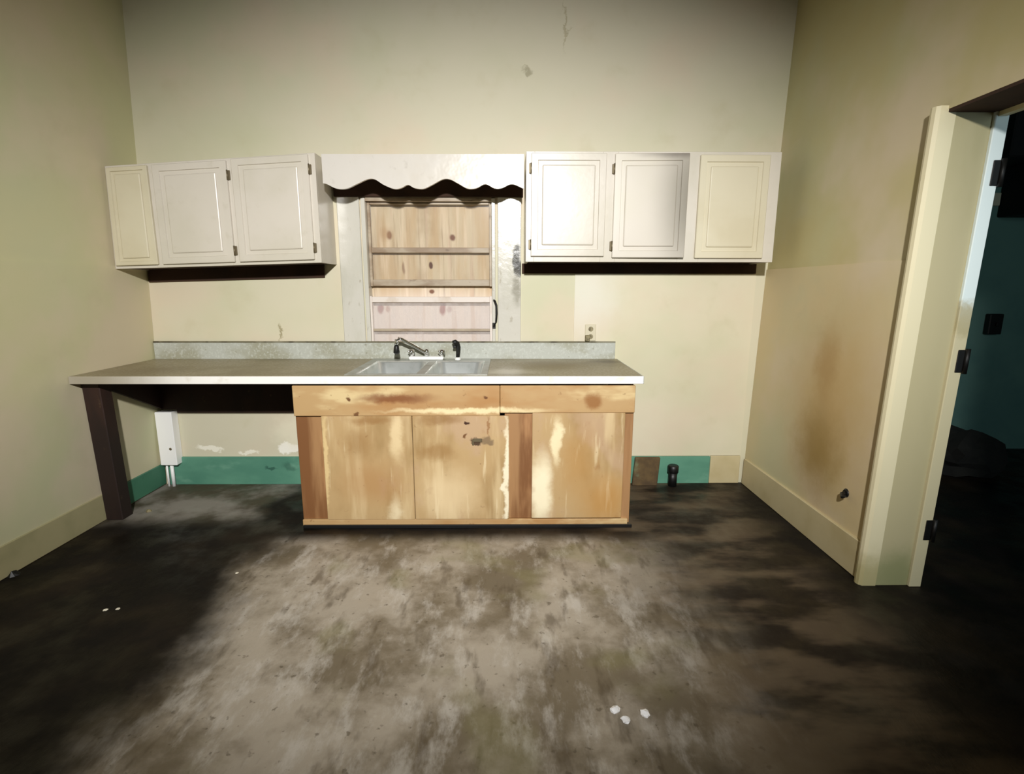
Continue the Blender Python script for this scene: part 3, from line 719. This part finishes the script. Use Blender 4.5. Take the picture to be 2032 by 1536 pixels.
sb = bm_new()
add_box(sb, 3.335, 3.515, -0.045, -0.020, 0.0, 0.205, bevel=0.004)
obj('scrap_board', sb, M_BROWN, base=(3.42, -0.03, 0), warp=lambda v: Vector((v.x+0.02*math.sin(v.z*9), v.y-0.02*(0.205-v.z)/0.205, v.z)), label='short brown stained board leaning on baseboard beside sink cabinet', cat='board')

cb = thing('cable_end', (4.17, -1.11, 0.37), 'short black cable end poking from the right wall', 'cable')
cb_x = XR+0.025*0.37-0.006
obj('wire', tube([(cb_x+0.004, -1.112, 0.372), (cb_x-0.02, -1.116, 0.368), (cb_x-0.032, -1.135, 0.36), (cb_x-0.03, -1.155, 0.372)], [0.013, 0.013, 0.009, 0.005], seg=10), M_BLACK, cb)
obj('grommet', tube([(cb_x+0.003, -1.112, 0.372), (cb_x-0.006, -1.112, 0.372)], [0.026, 0.018], seg=14), M_BLACK, cb)

# scraps on the floor
def flake(name, x, y, s, m, label, cat, group=None, hgt=0.25, seed=0):
    r = random.Random(seed)
    bm = bm_new()
    n = 9
    c = bm.verts.new((x, y, s*hgt*1.2))
    R1 = [bm.verts.new((x+math.cos(2*math.pi*k/n)*s*r.uniform(.4, .6), y+math.sin(2*math.pi*k/n)*s*r.uniform(.4, .6), s*hgt*r.uniform(.3, 1.4))) for k in range(n)]
    R2 = [bm.verts.new((x+math.cos(2*math.pi*k/n)*s*r.uniform(.7, 1.1), y+math.sin(2*math.pi*k/n)*s*r.uniform(.7, 1.1), 0.0)) for k in range(n)]
    for k in range(n):
        bm.faces.new((c, R1[k], R1[(k+1) % n])); bm.faces.new((R1[k], R2[k], R2[(k+1) % n], R1[(k+1) % n]))
    bm.faces.new(R2[::-1])
    bmesh.ops.recalc_face_normals(bm, faces=bm.faces)
    return obj(name, bm, m, base=(x, y, 0), label=label, cat=cat, group=group)
flake('paint_chip', 0.656, -1.515, 0.012, M_CHIP, 'pale paint chip on the dark floor, left one of a close pair', 'paint chip', seed=1)
flake('paint_chip', 0.705, -1.508, 0.010, M_CHIP, 'pale paint chip on the dark floor, right one of a close pair', 'paint chip', seed=2)
flake('paint_chip', 1.082, -1.215, 0.009, M_CHIP, 'lone tiny pale paint chip left of the scuffed floor', 'paint chip', seed=3)
fl = thing('plastic_scrap', (2.84, -2.11, 0), 'crumpled shiny clear plastic scrap on the pale floor', 'scrap')
for i, (x, y, s) in enumerate(((2.796, -2.094, 0.016), (2.823, -2.136, 0.015), (2.894, -2.112, 0.016))):
    r = random.Random(20+i)
    bm = bm_new()
    bmesh.ops.create_icosphere(bm, subdivisions=2, radius=s)
    for v in bm.verts: v.co = Vector((v.co.x*r.uniform(.7, 1.3)+x, v.co.y*r.uniform(.7, 1.3)+y, max(0, v.co.z*r.uniform(.3, .7)+s*.3)))
    obj('fold', bm, M_FOIL, fl)
flake('floor_scrap', -0.012, -1.225, 0.028, M_BLACK, 'dark crumpled scrap at the foot of the left wall', 'scrap', hgt=0.7, seed=8)
flake('rubble_piece', 0.15, -0.475, 0.022, M_OUTLET, 'small dull lump on the floor behind the counter post', 'rubble', hgt=0.5, seed=9)

# ------------------------------------------------------------------ things in the dark next room
cp = thing('hanging_cupboard', (6.9, 0.6, 2.0), 'black cupboard hanging high in the dark next room', 'cupboard')
obj('upper_box', box(6.15, 7.6, 0.45, 0.799, 2.36, 3.1, bevel=0.01), M_BLACKROOM, cp)
obj('lower_box', box(6.44, 7.6, 0.47, 0.799, 1.97, 2.36, bevel=0.01), M_BLACKROOM, cp)
obj('paper_tag', box(6.375, 6.43, 0.775, 0.799, 2.06, 2.16, bevel=0.004), M_PLATE, cp, label='small pale tag at the side')
sw = thing('switch_box', (6.54, 0.8, 1.1), 'black switch box on the teal wall of the next room', 'switch')
obj('box', box(6.485, 6.60, 0.745, 0.7995, 1.02, 1.19, bevel=0.006), M_BLACK, sw)
obj('toggle', box(6.532, 6.552, 0.728, 0.745, 1.09, 1.12, bevel=0.003), M_BLACK, sw)
r = random.Random(5)
bm = bm_new()
bmesh.ops.create_icosphere(bm, subdivisions=3, radius=1)
for v in bm.verts:
    k = 0.85+0.3*r.random()
    v.co = Vector((5.98+v.co.x*0.30*k, 0.30+v.co.y*0.26*k, max(0.0, 0.12+v.co.z*0.20*k)))
obj('clothes_heap', bm, M_CLUTTER, base=(5.98, 0.30, 0), label='dark heap of clutter on the floor beyond the doorway', cat='heap')
